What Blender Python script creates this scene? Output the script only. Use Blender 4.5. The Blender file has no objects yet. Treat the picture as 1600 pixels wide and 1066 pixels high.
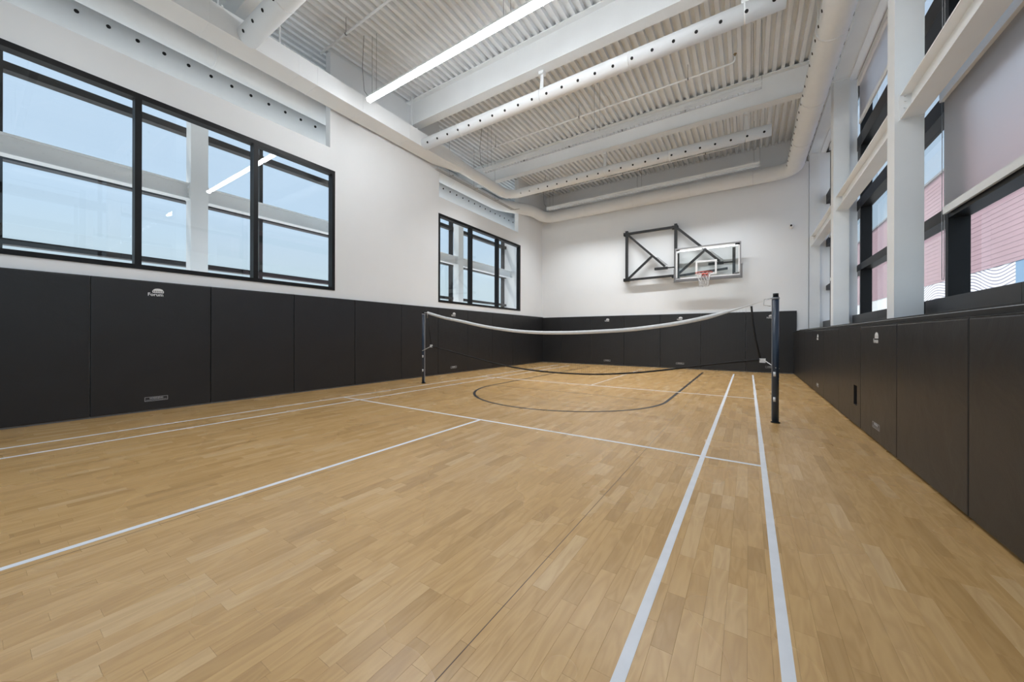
import bpy, bmesh, math, random
from mathutils import Vector, Matrix
random.seed(7)
C = bpy.context.scene.collection
SC = bpy.context.scene

# ------------------------------------------------------------------ camera
F_PX, YAW, ROLL, CAM_H = 563.7, math.radians(33.212), .0028, 1.10
cam_d = bpy.data.cameras.new('camera'); cam = bpy.data.objects.new('camera', cam_d); C.objects.link(cam)
cam_d.sensor_width = 36.0; cam_d.sensor_fit = 'HORIZONTAL'
cam_d.lens = F_PX / 1600 * 36
cam_d.shift_y = -(533 - 524.45) / 1600
cam_d.clip_start = .02; cam_d.clip_end = 500
sA, cA = math.sin(YAW), math.cos(YAW); sr, cr = math.sin(ROLL), math.cos(ROLL)
FWD = Vector((-sA, cA, 0)); R0 = Vector((cA, sA, 0)); U0 = Vector((0, 0, 1))
RT = cr * R0 + sr * U0; UP = -sr * R0 + cr * U0
cam.matrix_world = Matrix(((RT.x, UP.x, -FWD.x, 0), (RT.y, UP.y, -FWD.y, 0), (RT.z, UP.z, -FWD.z, CAM_H), (0, 0, 0, 1)))
SC.camera = cam
# ------------------------------------------------------------------ sky, exposure
SKY_STRENGTH = .82
LAMP = 44.0
FILL_DEEP = 112.0  # power of the light added to the two unlit far rows
FILL_NEAR = 45.0  # power of the light added over the camera
w = bpy.data.worlds.new('sky'); SC.world = w; w.use_nodes = True
nt = w.node_tree; bg = nt.nodes['Background']
tc = nt.nodes.new('ShaderNodeTexCoord'); sx = nt.nodes.new('ShaderNodeSeparateXYZ'); rp = nt.nodes.new('ShaderNodeValToRGB')
nt.links.new(tc.outputs['Generated'], sx.inputs[0]); nt.links.new(sx.outputs['Z'], rp.inputs[0]); nt.links.new(rp.outputs[0], bg.inputs[0])
el = rp.color_ramp.elements
el[0].position = 0.0; el[0].color = (.62, .76, .82, 1)
el[1].position = 1.0; el[1].color = (.50, .66, .95, 1)
for p, c in ((.12, (.60, .74, .82, 1)), (.25, (.58, .75, .93, 1)), (.5, (.60, .77, .98, 1))):
    e = el.new(p); e.color = c
bg.inputs[1].default_value = SKY_STRENGTH
sun_d = bpy.data.lights.new('sun', 'SUN'); sun_d.energy = 5.5; sun_d.angle = math.radians(.53); sun_d.color = (1, .96, .90)
sun = bpy.data.objects.new('sun', sun_d); C.objects.link(sun)
sun.rotation_euler = Vector((.42, .10, -.91)).to_track_quat('-Z', 'Y').to_euler()
SC.view_settings.view_transform = 'Standard'; SC.view_settings.look = 'None'
SC.view_settings.exposure = 0.32; SC.view_settings.gamma = 1.0; SC.view_settings.use_curve_mapping = False

# ------------------------------------------------------------------ materials
def mat(name, col, rough=.5, metal=0., noise=0., nscale=4., bump=0., bscale=60., spec=.5):
    m = bpy.data.materials.new(name); m.use_nodes = True
    n = m.node_tree; b = n.nodes['Principled BSDF']
    b.inputs['Base Color'].default_value = (*col, 1); b.inputs['Roughness'].default_value = rough
    b.inputs['Metallic'].default_value = metal; b.inputs['Specular IOR Level'].default_value = spec
    t = n.nodes.new('ShaderNodeTexCoord')
    if noise:
        x = n.nodes.new('ShaderNodeTexNoise'); x.inputs['Scale'].default_value = nscale; x.inputs['Detail'].default_value = 5
        n.links.new(t.outputs['Object'], x.inputs['Vector'])
        mr = n.nodes.new('ShaderNodeMapRange'); mr.inputs[1].default_value = .3; mr.inputs[2].default_value = .7
        mr.inputs[3].default_value = 1 - noise; mr.inputs[4].default_value = 1 + noise
        n.links.new(x.outputs['Fac'], mr.inputs[0])
        v = n.nodes.new('ShaderNodeVectorMath'); v.operation = 'SCALE'; v.inputs[0].default_value = col
        n.links.new(mr.outputs[0], v.inputs['Scale']); n.links.new(v.outputs[0], b.inputs['Base Color'])
    if bump:
        y = n.nodes.new('ShaderNodeTexNoise'); y.inputs['Scale'].default_value = bscale; y.inputs['Detail'].default_value = 4
        n.links.new(t.outputs['Object'], y.inputs['Vector'])
        bu = n.nodes.new('ShaderNodeBump'); bu.inputs['Strength'].default_value = bump; bu.inputs['Distance'].default_value = .01
        n.links.new(y.outputs['Fac'], bu.inputs['Height']); n.links.new(bu.outputs[0], b.inputs['Normal'])
    return m
M = {}
M['wall'] = mat('white_wall_paint', (.85, .865, .88), .75, noise=.012, nscale=1.2, bump=.03, bscale=180)
M['deck'] = mat('white_deck_paint', (.84, .87, .895), .6, noise=.03, nscale=3)
M['steel'] = mat('white_steel_paint', (.86, .88, .89), .55, noise=.02, nscale=2)
M['duct'] = mat('white_duct_paint', (.86, .88, .895), .62, noise=.015, nscale=3)
M['black'] = mat('black_frame_metal', (.006, .006, .007), .45, noise=.15, nscale=8, spec=.3)
M['sill'] = mat('charcoal_sill_metal', (.030, .030, .031), .42, noise=.08, nscale=3)
M['hole'] = mat('dark_opening', (.008, .008, .008), .8, noise=.1)
M['wood_edge'] = mat('dark_nailer', (.018, .017, .016), .7, noise=.2, nscale=12)
M['bstick'] = mat('black_powder_coat', (.010, .010, .011), .45, noise=.1, nscale=9)
M['greyfr'] = mat('grey_rim_metal', (.27, .27, .28), .4, noise=.05)
M['greypad'] = mat('grey_foam_edge', (.16, .16, .165), .7, noise=.08)
M['white'] = mat('white_print', (.82, .82, .82), .5, noise=.02)
M['greyprint'] = mat('pale_grey_print', (.42, .42, .43), .55, noise=.04)
M['orange'] = mat('orange_rim_paint', (.62, .10, .065), .4, noise=.06)
M['cordw'] = mat('white_net_cord', (.80, .80, .80), .8, noise=.03)
M['cordb'] = mat('dark_net_cord', (.014, .012, .011), .85, noise=.1)
M['tape'] = mat('white_net_tape', (.82, .82, .82), .75, noise=.03, nscale=15)
M['navy'] = mat('navy_post_paint', (.026, .042, .070), .32, noise=.08, nscale=6)
M['chrome'] = mat('bright_metal', (.6, .6, .6), .25, metal=1., noise=.03)
M['ground'] = mat('grey_asphalt', (.38, .38, .37), .9, noise=.15, nscale=.8)
M['linew'] = mat('white_court_paint', (.70, .71, .735), .45, noise=.05, nscale=9)
M['linek'] = mat('black_court_paint', (.012, .010, .009), .55, noise=.15, nscale=9)
M['seam'] = mat('floor_seam', (.10, .062, .035), .6, noise=.1)
M['pale'] = mat('pale_facade', (.78, .80, .80), .8, noise=.02)
M['blue'] = mat('blue_facade_panel', (.19, .32, .48), .7, noise=.03)
M['brass'] = mat('brass_sprinkler', (.45, .35, .2), .4, metal=.8, noise=.05)
M['conduit'] = mat('galvanised_conduit', (.42, .42, .42), .35, metal=.6, noise=.05)

def vinyl():
    m = mat('black_vinyl', (.0175, .0175, .019), .40, noise=.10, nscale=2.5)
    n = m.node_tree; b = n.nodes['Principled BSDF']; t = n.nodes.new('ShaderNodeTexCoord')
    oi = n.nodes.new('ShaderNodeObjectInfo'); ad = n.nodes.new('ShaderNodeVectorMath'); ad.operation = 'ADD'
    cx = n.nodes.new('ShaderNodeCombineXYZ'); mu = n.nodes.new('ShaderNodeMath'); mu.operation = 'MULTIPLY'; mu.inputs[1].default_value = 40
    n.links.new(oi.outputs['Random'], mu.inputs[0]); n.links.new(mu.outputs[0], cx.inputs[0])
    n.links.new(t.outputs['Object'], ad.inputs[0]); n.links.new(cx.outputs[0], ad.inputs[1])
    a = n.nodes.new('ShaderNodeTexNoise'); a.inputs['Scale'].default_value = 3.2; a.inputs['Detail'].default_value = 7; a.inputs['Distortion'].default_value = .6
    c = n.nodes.new('ShaderNodeTexNoise'); c.inputs['Scale'].default_value = 160; c.inputs['Detail'].default_value = 2
    n.links.new(ad.outputs[0], a.inputs[0]); n.links.new(ad.outputs[0], c.inputs[0])
    b1 = n.nodes.new('ShaderNodeBump'); b1.inputs['Strength'].default_value = .35; b1.inputs['Distance'].default_value = .02
    b2 = n.nodes.new('ShaderNodeBump'); b2.inputs['Strength'].default_value = .12; b2.inputs['Distance'].default_value = .004
    n.links.new(a.outputs['Fac'], b1.inputs['Height']); n.links.new(c.outputs['Fac'], b2.inputs['Height'])
    n.links.new(b1.outputs[0], b2.inputs['Normal']); n.links.new(b2.outputs[0], b.inputs['Normal'])
    return m
M['vinyl'] = vinyl()

def plank_mat():
    m = bpy.data.materials.new('maple_strip_wood'); m.use_nodes = True
    n = m.node_tree; b = n.nodes['Principled BSDF']; L = n.links
    at = n.nodes.new('ShaderNodeAttribute'); at.attribute_name = 'tone'
    t = n.nodes.new('ShaderNodeTexCoord')
    sp = n.nodes.new('ShaderNodeSeparateXYZ'); L.new(t.outputs['Object'], sp.inputs[0])
    off = n.nodes.new('ShaderNodeMath'); off.operation = 'MULTIPLY'; off.inputs[1].default_value = 37.0; L.new(at.outputs['Fac'], off.inputs[0])
    yy = n.nodes.new('ShaderNodeMath'); yy.operation = 'MULTIPLY'; yy.inputs[1].default_value = .14; L.new(sp.outputs['Y'], yy.inputs[0])
    cb = n.nodes.new('ShaderNodeCombineXYZ'); L.new(sp.outputs['X'], cb.inputs[0]); L.new(yy.outputs[0], cb.inputs[1]); L.new(off.outputs[0], cb.inputs[2])
    g = n.nodes.new('ShaderNodeTexNoise'); g.inputs['Scale'].default_value = 16; g.inputs['Detail'].default_value = 2; g.inputs['Distortion'].default_value = .5
    L.new(cb.outputs[0], g.inputs[0])
    rg = n.nodes.new('ShaderNodeMath'); rg.operation = 'MULTIPLY'; rg.inputs[1].default_value = 9; L.new(g.outputs['Fac'], rg.inputs[0])
    fr = n.nodes.new('ShaderNodeMath'); fr.operation = 'PINGPONG'; fr.inputs[1].default_value = 1; L.new(rg.outputs[0], fr.inputs[0])
    rp = n.nodes.new('ShaderNodeValToRGB'); L.new(at.outputs['Fac'], rp.inputs[0])
    e = rp.color_ramp.elements
    e[0].color = (.455, .275, .108, 1); e[1].color = (.61, .412, .205, 1)
    for p, c in ((.18, (.525, .322, .128, 1)), (.5, (.555, .346, .141, 1)), (.8, (.575, .362, .153, 1))):
        k = e.new(p); k.color = c
    mx = n.nodes.new('ShaderNodeMix'); mx.data_type = 'RGBA'; mx.blend_type = 'MULTIPLY'
    mr = n.nodes.new('ShaderNodeMapRange'); mr.inputs[3].default_value = .0; mr.inputs[4].default_value = .34
    L.new(fr.outputs[0], mr.inputs[0]); L.new(mr.outputs[0], mx.inputs[0])
    L.new(rp.outputs[0], mx.inputs[6]); mx.inputs[7].default_value = (.62, .52, .42, 1)
    L.new(mx.outputs[2], b.inputs['Base Color'])
    # worn sheen: scuffs vary the roughness
    s = n.nodes.new('ShaderNodeTexNoise'); s.inputs['Scale'].default_value = 1.1; s.inputs['Detail'].default_value = 2
    L.new(t.outputs['Object'], s.inputs[0])
    m2 = n.nodes.new('ShaderNodeMapRange'); m2.inputs[1].default_value = 0; m2.inputs[2].default_value = 1; m2.inputs[3].default_value = .23; m2.inputs[4].default_value = .31
    L.new(s.outputs['Fac'], m2.inputs[0]); L.new(m2.outputs[0], b.inputs['Roughness'])
    f = n.nodes.new('ShaderNodeTexNoise'); f.inputs['Scale'].default_value = 260; f.inputs['Detail'].default_value = 2
    L.new(t.outputs['Object'], f.inputs[0])
    bu = n.nodes.new('ShaderNodeBump'); bu.inputs['Strength'].default_value = .06; bu.inputs['Distance'].default_value = .002
    L.new(f.outputs['Fac'], bu.inputs['Height']); L.new(bu.outputs[0], b.inputs['Normal'])
    b.inputs['Specular IOR Level'].default_value = .65
    return m
M['plank'] = plank_mat()

def glass(name, tint, ior=1.5):
    m = bpy.data.materials.new(name); m.use_nodes = True
    n = m.node_tree; n.nodes.remove(n.nodes['Principled BSDF']); o = n.nodes['Material Output']
    tr = n.nodes.new('ShaderNodeBsdfTransparent'); tr.inputs[0].default_value = (*tint, 1)
    gl = n.nodes.new('ShaderNodeBsdfGlossy'); gl.inputs['Roughness'].default_value = 0.0; gl.inputs[0].default_value = (1, 1, 1, 1)
    fr = n.nodes.new('ShaderNodeFresnel'); fr.inputs[0].default_value = ior
    ge = n.nodes.new('ShaderNodeNewGeometry')
    mi = n.nodes.new('ShaderNodeMath'); mi.operation = 'MULTIPLY_ADD'; mi.inputs[1].default_value = -1; mi.inputs[2].default_value = 1
    n.links.new(ge.outputs['Backfacing'], mi.inputs[0])
    mu = n.nodes.new('ShaderNodeMath'); mu.operation = 'MULTIPLY'
    n.links.new(fr.outputs[0], mu.inputs[0]); n.links.new(mi.outputs[0], mu.inputs[1])
    mx = n.nodes.new('ShaderNodeMixShader')
    n.links.new(mu.outputs[0], mx.inputs[0]); n.links.new(tr.outputs[0], mx.inputs[1]); n.links.new(gl.outputs[0], mx.inputs[2])
    n.links.new(mx.outputs[0], o.inputs[0])
    return m
M['glass'] = glass('clear_window_glass', (.985, .99, .99), 1.6)
M['extglass'] = glass('outer_window_glass', (.97, .985, .99), 1.5)
M['bbglass'] = glass('tempered_board_glass', (.955, .97, .965), 1.6)

def fabric():
    m = bpy.data.materials.new('translucent_blind_fabric'); m.use_nodes = True
    n = m.node_tree; n.nodes.remove(n.nodes['Principled BSDF']); o = n.nodes['Material Output']
    d = n.nodes.new('ShaderNodeBsdfDiffuse'); d.inputs[0].default_value = (.80, .79, .80, 1)
    t = n.nodes.new('ShaderNodeBsdfTranslucent'); t.inputs[0].default_value = (.80, .78, .80, 1)
    r = n.nodes.new('ShaderNodeBsdfRefraction'); r.inputs['IOR'].default_value = 1.22; r.inputs['Roughness'].default_value = .28; r.inputs[0].default_value = (1, .98, .98, 1)
    k = n.nodes.new('ShaderNodeTexChecker'); k.inputs['Scale'].default_value = 300
    tc_ = n.nodes.new('ShaderNodeTexCoord'); n.links.new(tc_.outputs['Object'], k.inputs[0])
    k.inputs[1].default_value = (.82, .81, .82, 1); k.inputs[2].default_value = (.77, .76, .77, 1); n.links.new(k.outputs[0], d.inputs[0])
    m1 = n.nodes.new('ShaderNodeMixShader'); m1.inputs[0].default_value = .35
    n.links.new(d.outputs[0], m1.inputs[1]); n.links.new(t.outputs[0], m1.inputs[2])
    m2 = n.nodes.new('ShaderNodeMixShader'); m2.inputs[0].default_value = .70
    n.links.new(m1.outputs[0], m2.inputs[1]); n.links.new(r.outputs[0], m2.inputs[2])
    n.links.new(m2.outputs[0], o.inputs[0])
    return m
M['fabric'] = fabric()

def emit(name, col, s):
    m = bpy.data.materials.new(name); m.use_nodes = True
    b = m.node_tree.nodes['Principled BSDF']
    b.inputs['Base Color'].default_value = (.8, .8, .8, 1)
    b.inputs['Emission Color'].default_value = (*col, 1); b.inputs['Emission Strength'].default_value = s
    return m
M['lamp'] = emit('lit_lamp_lens', (.94, .972, 1.0), LAMP)
M['added_glow'] = emit('added_glow_lens', (.94, .972, 1.0), 1.5)  # faint glow added to lenses that are otherwise off
M['added_baffle'] = mat('grey_added_baffle', (.42, .42, .42), .9, noise=.03, spec=.2)
M['lens_off'] = mat('unlit_lamp_lens', (.78, .78, .77), .35, noise=.02)

def red_wall():
    m = mat('red_cladding', (.43, .29, .32), .7, noise=.05, nscale=.6)
    return m
M['red'] = red_wall()

def mural():
    m = bpy.data.materials.new('wave_mural_print'); m.use_nodes = True
    n = m.node_tree; b = n.nodes['Principled BSDF']; L = n.links
    b.inputs['Roughness'].default_value = .7
    t = n.nodes.new('ShaderNodeTexCoord'); s = n.nodes.new('ShaderNodeSeparateXYZ'); L.new(t.outputs['Object'], s.inputs[0])
    def mth(op, a, v=None, lk=None):
        k = n.nodes.new('ShaderNodeMath'); k.operation = op; L.new(a, k.inputs[0])
        if lk: L.new(lk, k.inputs[1])
        elif v is not None: k.inputs[1].default_value = v
        return k.outputs[0]
    a1 = mth('SINE', mth('MULTIPLY', s.outputs['Y'], 1.55)); a2 = mth('SINE', mth('MULTIPLY', s.outputs['Y'], .63))
    z = mth('ADD', s.outputs['Z'], lk=mth('MULTIPLY', a1, .20)); z = mth('ADD', z, lk=mth('MULTIPLY', a2, .22))
    st = mth('SINE', mth('MULTIPLY', z, 2 * math.pi / .15)); st = mth('GREATER_THAN', st, .55)
    mx = n.nodes.new('ShaderNodeMix'); mx.data_type = 'RGBA'; L.new(st, mx.inputs[0])
    mx.inputs[6].default_value = (.86, .86, .88, 1); mx.inputs[7].default_value = (.24, .22, .30, 1)
    L.new(mx.outputs[2], b.inputs['Base Color'])
    return m
M['mural'] = mural()

# ------------------------------------------------------------------ mesh helpers
class MB:
    def __init__(s): s.v = []; s.f = []; s.sm = []
    def add(s, vs, fs, smooth=False):
        o = len(s.v); s.v += [tuple(v) for v in vs]; s.f += [tuple(i + o for i in f) for f in fs]; s.sm += [smooth] * len(fs); return s
    def box(s, a, b):
        x0, x1 = sorted((a[0], b[0])); y0, y1 = sorted((a[1], b[1])); z0, z1 = sorted((a[2], b[2]))
        return s.add([(x0, y0, z0), (x1, y0, z0), (x1, y1, z0), (x0, y1, z0), (x0, y0, z1), (x1, y0, z1), (x1, y1, z1), (x0, y1, z1)],
                     [(0, 3, 2, 1), (4, 5, 6, 7), (0, 1, 5, 4), (1, 2, 6, 5), (2, 3, 7, 6), (3, 0, 4, 7)])
    def bar(s, p, q, wd, th, up=(0, 0, 1)):
        p, q = Vector(p), Vector(q); d = (q - p).normalized(); u = Vector(up)
        if abs(d.dot(u)) > .95: u = Vector((0, 1, 0)) if abs(d.y) < .9 else Vector((1, 0, 0))
        r = d.cross(u).normalized(); u = r.cross(d)
        o = [r * sx_ * th / 2 + u * sz * wd / 2 for sx_, sz in ((-1, -1), (1, -1), (1, 1), (-1, 1))]
        return s.add([p + k for k in o] + [q + k for k in o], [(0, 1, 2, 3), (7, 6, 5, 4), (0, 4, 5, 1), (1, 5, 6, 2), (2, 6, 7, 3), (3, 7, 4, 0)])
    def tube(s, pts, r, n=12, caps=True, smooth=True):
        pts = [Vector(p) for p in pts]; rs = r if isinstance(r, (list, tuple)) else [r] * len(pts)
        t0 = (pts[1] - pts[0]).normalized()
        u = Vector((0, 0, 1)) if abs(t0.z) < .9 else Vector((0, 1, 0))
        rings = []
        for i, p in enumerate(pts):
            if i == 0: t = t0
            elif i == len(pts) - 1: t = (pts[i] - pts[i - 1]).normalized()
            else: t = ((pts[i] - pts[i - 1]).normalized() + (pts[i + 1] - pts[i]).normalized()).normalized()
            sd = t.cross(u).normalized(); u = sd.cross(t).normalized()
            rings.append([p + (sd * math.cos(2 * math.pi * k / n) + u * math.sin(2 * math.pi * k / n)) * rs[i] for k in range(n)])
        o = len(s.v)
        for g in rings: s.v += [tuple(v) for v in g]
        for i in range(len(pts) - 1):
            for k in range(n):
                k2 = (k + 1) % n
                s.f.append((o + i * n + k, o + i * n + k2, o + (i + 1) * n + k2, o + (i + 1) * n + k)); s.sm.append(smooth)
        if caps:
            s.f.append(tuple(o + k for k in range(n - 1, -1, -1))); s.sm.append(False)
            s.f.append(tuple(o + (len(pts) - 1) * n + k for k in range(n))); s.sm.append(False)
        return s
    def disc(s, c, nrm, r, n=14, t=.004):
        nrm = Vector(nrm).normalized(); c = Vector(c)
        return s.tube([c - nrm * t, c + nrm * t], r, n, True, True)
    def ibeam(s, p, q, dep, wid, tf=.02, tw=.014):
        # p,q: centre of top face line; horizontal
        p, q = Vector(p), Vector(q); d = (q - p).normalized(); sd = d.cross(Vector((0, 0, 1)))
        h = wid / 2; w2 = tw / 2
        prof = [(-h, 0), (h, 0), (h, -tf), (w2, -tf), (w2, -dep + tf), (h, -dep + tf), (h, -dep), (-h, -dep), (-h, -dep + tf), (-w2, -dep + tf), (-w2, -tf), (-h, -tf)]
        o = len(s.v); n = len(prof)
        for b in (p, q): s.v += [tuple(b + sd * x + Vector((0, 0, z))) for x, z in prof]
        for k in range(n):
            s.f.append((o + k, o + (k + 1) % n, o + n + (k + 1) % n, o + n + k)); s.sm.append(False)
        s.f.append(tuple(o + k for k in range(n))); s.sm.append(False); s.f.append(tuple(o + n + k for k in range(n - 1, -1, -1))); s.sm.append(False)
        return s
    def mesh(s, name, m, off=(0, 0, 0), recalc=True):
        me = bpy.data.meshes.new(name)
        me.from_pydata([(x - off[0], y - off[1], z - off[2]) for x, y, z in s.v], [], s.f)
        me.polygons.foreach_set('use_smooth', s.sm); me.materials.append(m)
        if recalc:
            bm = bmesh.new(); bm.from_mesh(me); bmesh.ops.recalc_face_normals(bm, faces=bm.faces); bm.to_mesh(me); bm.free()
        me.update(); return me
ORG = {}
def tag(o, label=None, cat=None, group=None, kind=None):
    if label: o['label'] = label
    if cat: o['category'] = cat
    if group: o['group'] = group
    if kind: o['kind'] = kind
    return o
def thing(name, label, cat, loc=(0, 0, 0), rz=0, group=None, kind=None):
    o = bpy.data.objects.new(name, None); C.objects.link(o); o.location = loc; o.rotation_euler = (0, 0, rz)
    o.empty_display_size = .1
    ORG[o.name] = Vector(loc); return tag(o, label, cat, group, kind)
def part(name, mb, m, parent, label=None, kind=None):
    """mesh given in world coordinates, attached to a thing or part (unrotated)"""
    off = ORG[parent.name]
    o = bpy.data.objects.new(name, mb.mesh(name, m, off)); C.objects.link(o); o.parent = parent; ORG[o.name] = off
    return tag(o, label, None, None, kind)
def single(name, mb, m, label, cat, group=None, kind=None):
    v = [Vector(a) for a in mb.v]; loc = Vector((sum(a.x for a in v) / len(v), sum(a.y for a in v) / len(v), min(a.z for a in v)))
    o = bpy.data.objects.new(name, mb.mesh(name, m, loc)); C.objects.link(o); o.location = loc; ORG[o.name] = loc
    return tag(o, label, cat, group, kind)
def text_mesh(body, size, name, mt, bold=.0):
    cu = bpy.data.curves.new(name, 'FONT'); cu.body = body; cu.size = size; cu.align_x = 'CENTER'; cu.align_y = 'CENTER'
    cu.extrude = .0006; cu.offset = bold; cu.resolution_u = 3
    o = bpy.data.objects.new(name, cu); C.objects.link(o)
    me = bpy.data.meshes.new_from_object(o.evaluated_get(bpy.context.evaluated_depsgraph_get()))
    bpy.data.objects.remove(o); bpy.data.curves.remove(cu)
    me.name = name; me.materials.clear(); me.materials.append(mt); return me

# ------------------------------------------------------------------ constants of the room
XL, XP = -7.20, 1.104                 # left wall face, right pad face
YN, YB, YU = -1.85, 13.29, 13.63      # near wall, back wall, recessed upper back wall
ZD = 6.95                             # underside of the roof deck
XGL, XGR = -9.36, 1.95                # outer glass planes
ZC = 5.87                             # centre of the perimeter duct

# ------------------------------------------------------------------ floor
fl = thing('floor', 'pale maple strip gym floor with white and black court lines', 'floor', (0, 0, 0), kind='structure')
part('floor_base', MB().box((XGL, YN - .2, -.25), (2.1, YU + .2, -.012)), M['seam'], fl)
PW = .0722
planks = []
x = XL - .02; col = 0
while x < XP + .12:
    y = YN - random.random() * .6
    while y < YB:
        ln = random.choice((.24, .32, .40, .48)) + random.uniform(-.03, .03)
        y0, y1 = max(y, YN), min(y + ln, YB)
        if y1 - y0 > .02: planks.append((x, y0, x + PW, y1, random.random()))
        y += ln
    x += PW
def px(X, Y, Z=0):
    d = -sA * X + cA * Y
    if d < .15: return None
    return (800 + F_PX * (cA * X + sA * Y) / d, 524.45 - F_PX * (Z - CAM_H) / d)
def area(p):
    c = [px(p[0], p[1]), px(p[2], p[1]), px(p[2], p[3]), px(p[0], p[3])]
    if any(k is None for k in c): return 0
    cl = [(min(max(a, 0), 1600), min(max(b, 0), 1066)) for a, b in c]
    return abs(sum(cl[i][0] * cl[(i + 1) % 4][1] - cl[(i + 1) % 4][0] * cl[i][1] for i in range(4))) / 2
planks.sort(key=area, reverse=True)
def plank_mesh(ps, name):
    vs, fs, tones = [], [], []
    g = .00015; e = .0004
    for x0, y0, x1, y1, t in ps:
        o = len(vs)
        a, b, c, d = x0 + g, y0 + g, x1 - g, y1 - g
        vs += [(a, b, -.012), (c, b, -.012), (c, d, -.012), (a, d, -.012), (a, b, -e), (c, b, -e), (c, d, -e), (a, d, -e),
               (a + e, b + e, 0), (c - e, b + e, 0), (c - e, d - e, 0), (a + e, d - e, 0)]
        q = [(0, 1, 5, 4), (1, 2, 6, 5), (2, 3, 7, 6), (3, 0, 4, 7), (4, 5, 9, 8), (5, 6, 10, 9), (6, 7, 11, 10), (7, 4, 8, 11), (8, 9, 10, 11)]
        fs += [tuple(k + o for k in f) for f in q]; tones += [t] * 9
    me = bpy.data.meshes.new(name); me.from_pydata(vs, [], fs); me.materials.append(M['plank'])
    at = me.attributes.new('tone', 'FLOAT', 'FACE'); at.data.foreach_set('value', tones); me.update(); return me
for p in planks[:300]:
    o = bpy.data.objects.new('plank', plank_mesh([p], 'plank')); C.objects.link(o); o.parent = fl
o = bpy.data.objects.new('plank_field', plank_mesh(planks[300:], 'plank_field')); C.objects.link(o); o.parent = fl; o['kind'] = 'stuff'
LW, LH = .040, .0012
def line(x0, y0, x1, y1, m='linew', wd=LW, nm='court_line', label=None):
    b = MB()
    if abs(x1 - x0) < 1e-6: b.box((x0 - wd / 2, y0, .0002), (x0 + wd / 2, y1, LH))
    else: b.box((x0, y0 - wd / 2, .0002), (x1, y0 + wd / 2, LH - .0004))
    return part(nm, b, M[m], fl, label)
CY0, CY1 = -.95, 12.30
for X in (-5.985, -5.515, -.345, .112): line(X, CY0, X, CY1)
for Yc in (3.715, 7.66): line(-5.985, Yc, .112, Yc, nm='service_line')
line(-2.92, CY0, -2.92, 3.735, nm='centre_line'); line(-2.92, 7.64, -2.92, CY1, nm='centre_line', wd=.02)
KX0, KX1, KY = -4.745, -1.14, 6.47
for X in (KX0, KX1):
    line(X, KY, X, 7.615, 'linek', .05, 'key_line', 'black key line'); line(X, 7.705, X, 12.3, 'linek', .05, 'key_line', 'black key line')
line(KX0, KY, KX1, KY, 'linek', .018, 'free_throw_line', 'thin black free throw line')
cxk, rk = (KX0 + KX1) / 2, (KX1 - KX0) / 2
b = MB(); N = 56
for i in range(N):
    a0, a1 = math.pi + math.pi * i / N, math.pi + math.pi * (i + 1) / N
    v = []
    for a in (a0, a1):
        for r in (rk - .025, rk + .025): v.append((cxk + r * math.cos(a), KY + r * math.sin(a)))
    vs = [(q[0], q[1], LH + .0002) for q in v] + [(q[0], q[1], .0002) for q in v]
    b.add(vs, [(0, 1, 3, 2), (4, 6, 7, 5), (1, 5, 7, 3), (0, 2, 6, 4)])
part('free_throw_arc', b, M['linek'], fl, 'black semicircle line')
for X in (-.829, -2.85, -5.15): part('sheet_seam', MB().box((X - .00175, YN + .1, .0001), (X + .00175, YB - .1, .0005)), M['seam'], fl)
part('corridor_floor', MB().box((XGL, YN, -.012), (XL - .16, YU, 0)), M['pale'], fl, 'pale corridor floor beyond the left wall')

# ------------------------------------------------------------------ walls
WT = .16
def slab_wall(parent, boxes, nm):
    for a, c in boxes: part(nm, MB().box(a, c), M['wall'], parent)
wl = thing('wall_left', 'white left wall with two long openings above the black pads', 'wall', (XL, 0, 0), kind='structure')
X0, X1 = XL - WT, XL
W1 = (-1.55, 4.255); W2 = (7.255, 11.555); ZS, ZH, ZN = 2.025, 4.50, 4.955
N1 = (-1.55, 4.15); N2 = (7.275, 11.41)
slab_wall(wl, [((X0, YN, 0), (X1, YB, ZS))], 'lower_wall')
slab_wall(wl, [((X0, YN, ZS), (X1, W1[0], ZD)), ((X0, W1[1], ZS), (X1, W2[0], ZH)), ((X0, W2[1], ZS), (X1, YU, ZH)),
               ((X0, N1[1], ZH), (X1, N2[0], ZD)), ((X0, N2[1], ZH), (X1, YU, ZD))], 'wall_pier')
slab_wall(wl, [((X0, W1[0], ZH), (X1, N1[1], ZN)), ((X0, N2[0], ZH), (X1, N2[1], ZN))], 'lintel')
wb = thing('wall_back', 'white back wall behind the basketball backboard', 'wall', (0, YB, 0), kind='structure')
part('lower_wall', MB().box((XL, YB, 0), (1.44, YB + .30, 6.12)), M['wall'], wb)
part('upper_wall', MB().box((XGL, YU, 0), (2.1, YU + .15, 7.2)), M['wall'], wb)
part('return_wall', MB().box((1.44, YB + .06, 1.28), (1.93, YB + .30, 6.9)), M['wall'], wb)
wr = thing('wall_right', 'low right wall under the windows carrying the black pads', 'wall', (1.2, 0, 0), kind='structure')
part('low_wall', MB().box((1.16, YN, 0), (XGR + .1, YU, 1.265)), M['wall'], wr)
part('ledge', MB().box((1.30, YN, 1.265), (1.80, YB, 1.285)), M['wood_edge'], wr, 'black ledge over the pads')
part('nailer', MB().box((1.155, YN, 1.225), (1.22, YB, 1.262)), M['wood_edge'], wr)
part('nailer', MB().box((1.24, YN, 1.262), (1.30, YB, 1.290)), M['wood_edge'], wr)
wf = thing('wall_front', 'white near end wall of the gym with an added window', 'wall', (0, YN, 0), kind='structure')
FX0, FX1, FZ0, FZ1 = -6.95, 1.05, .25, 6.0
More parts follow.
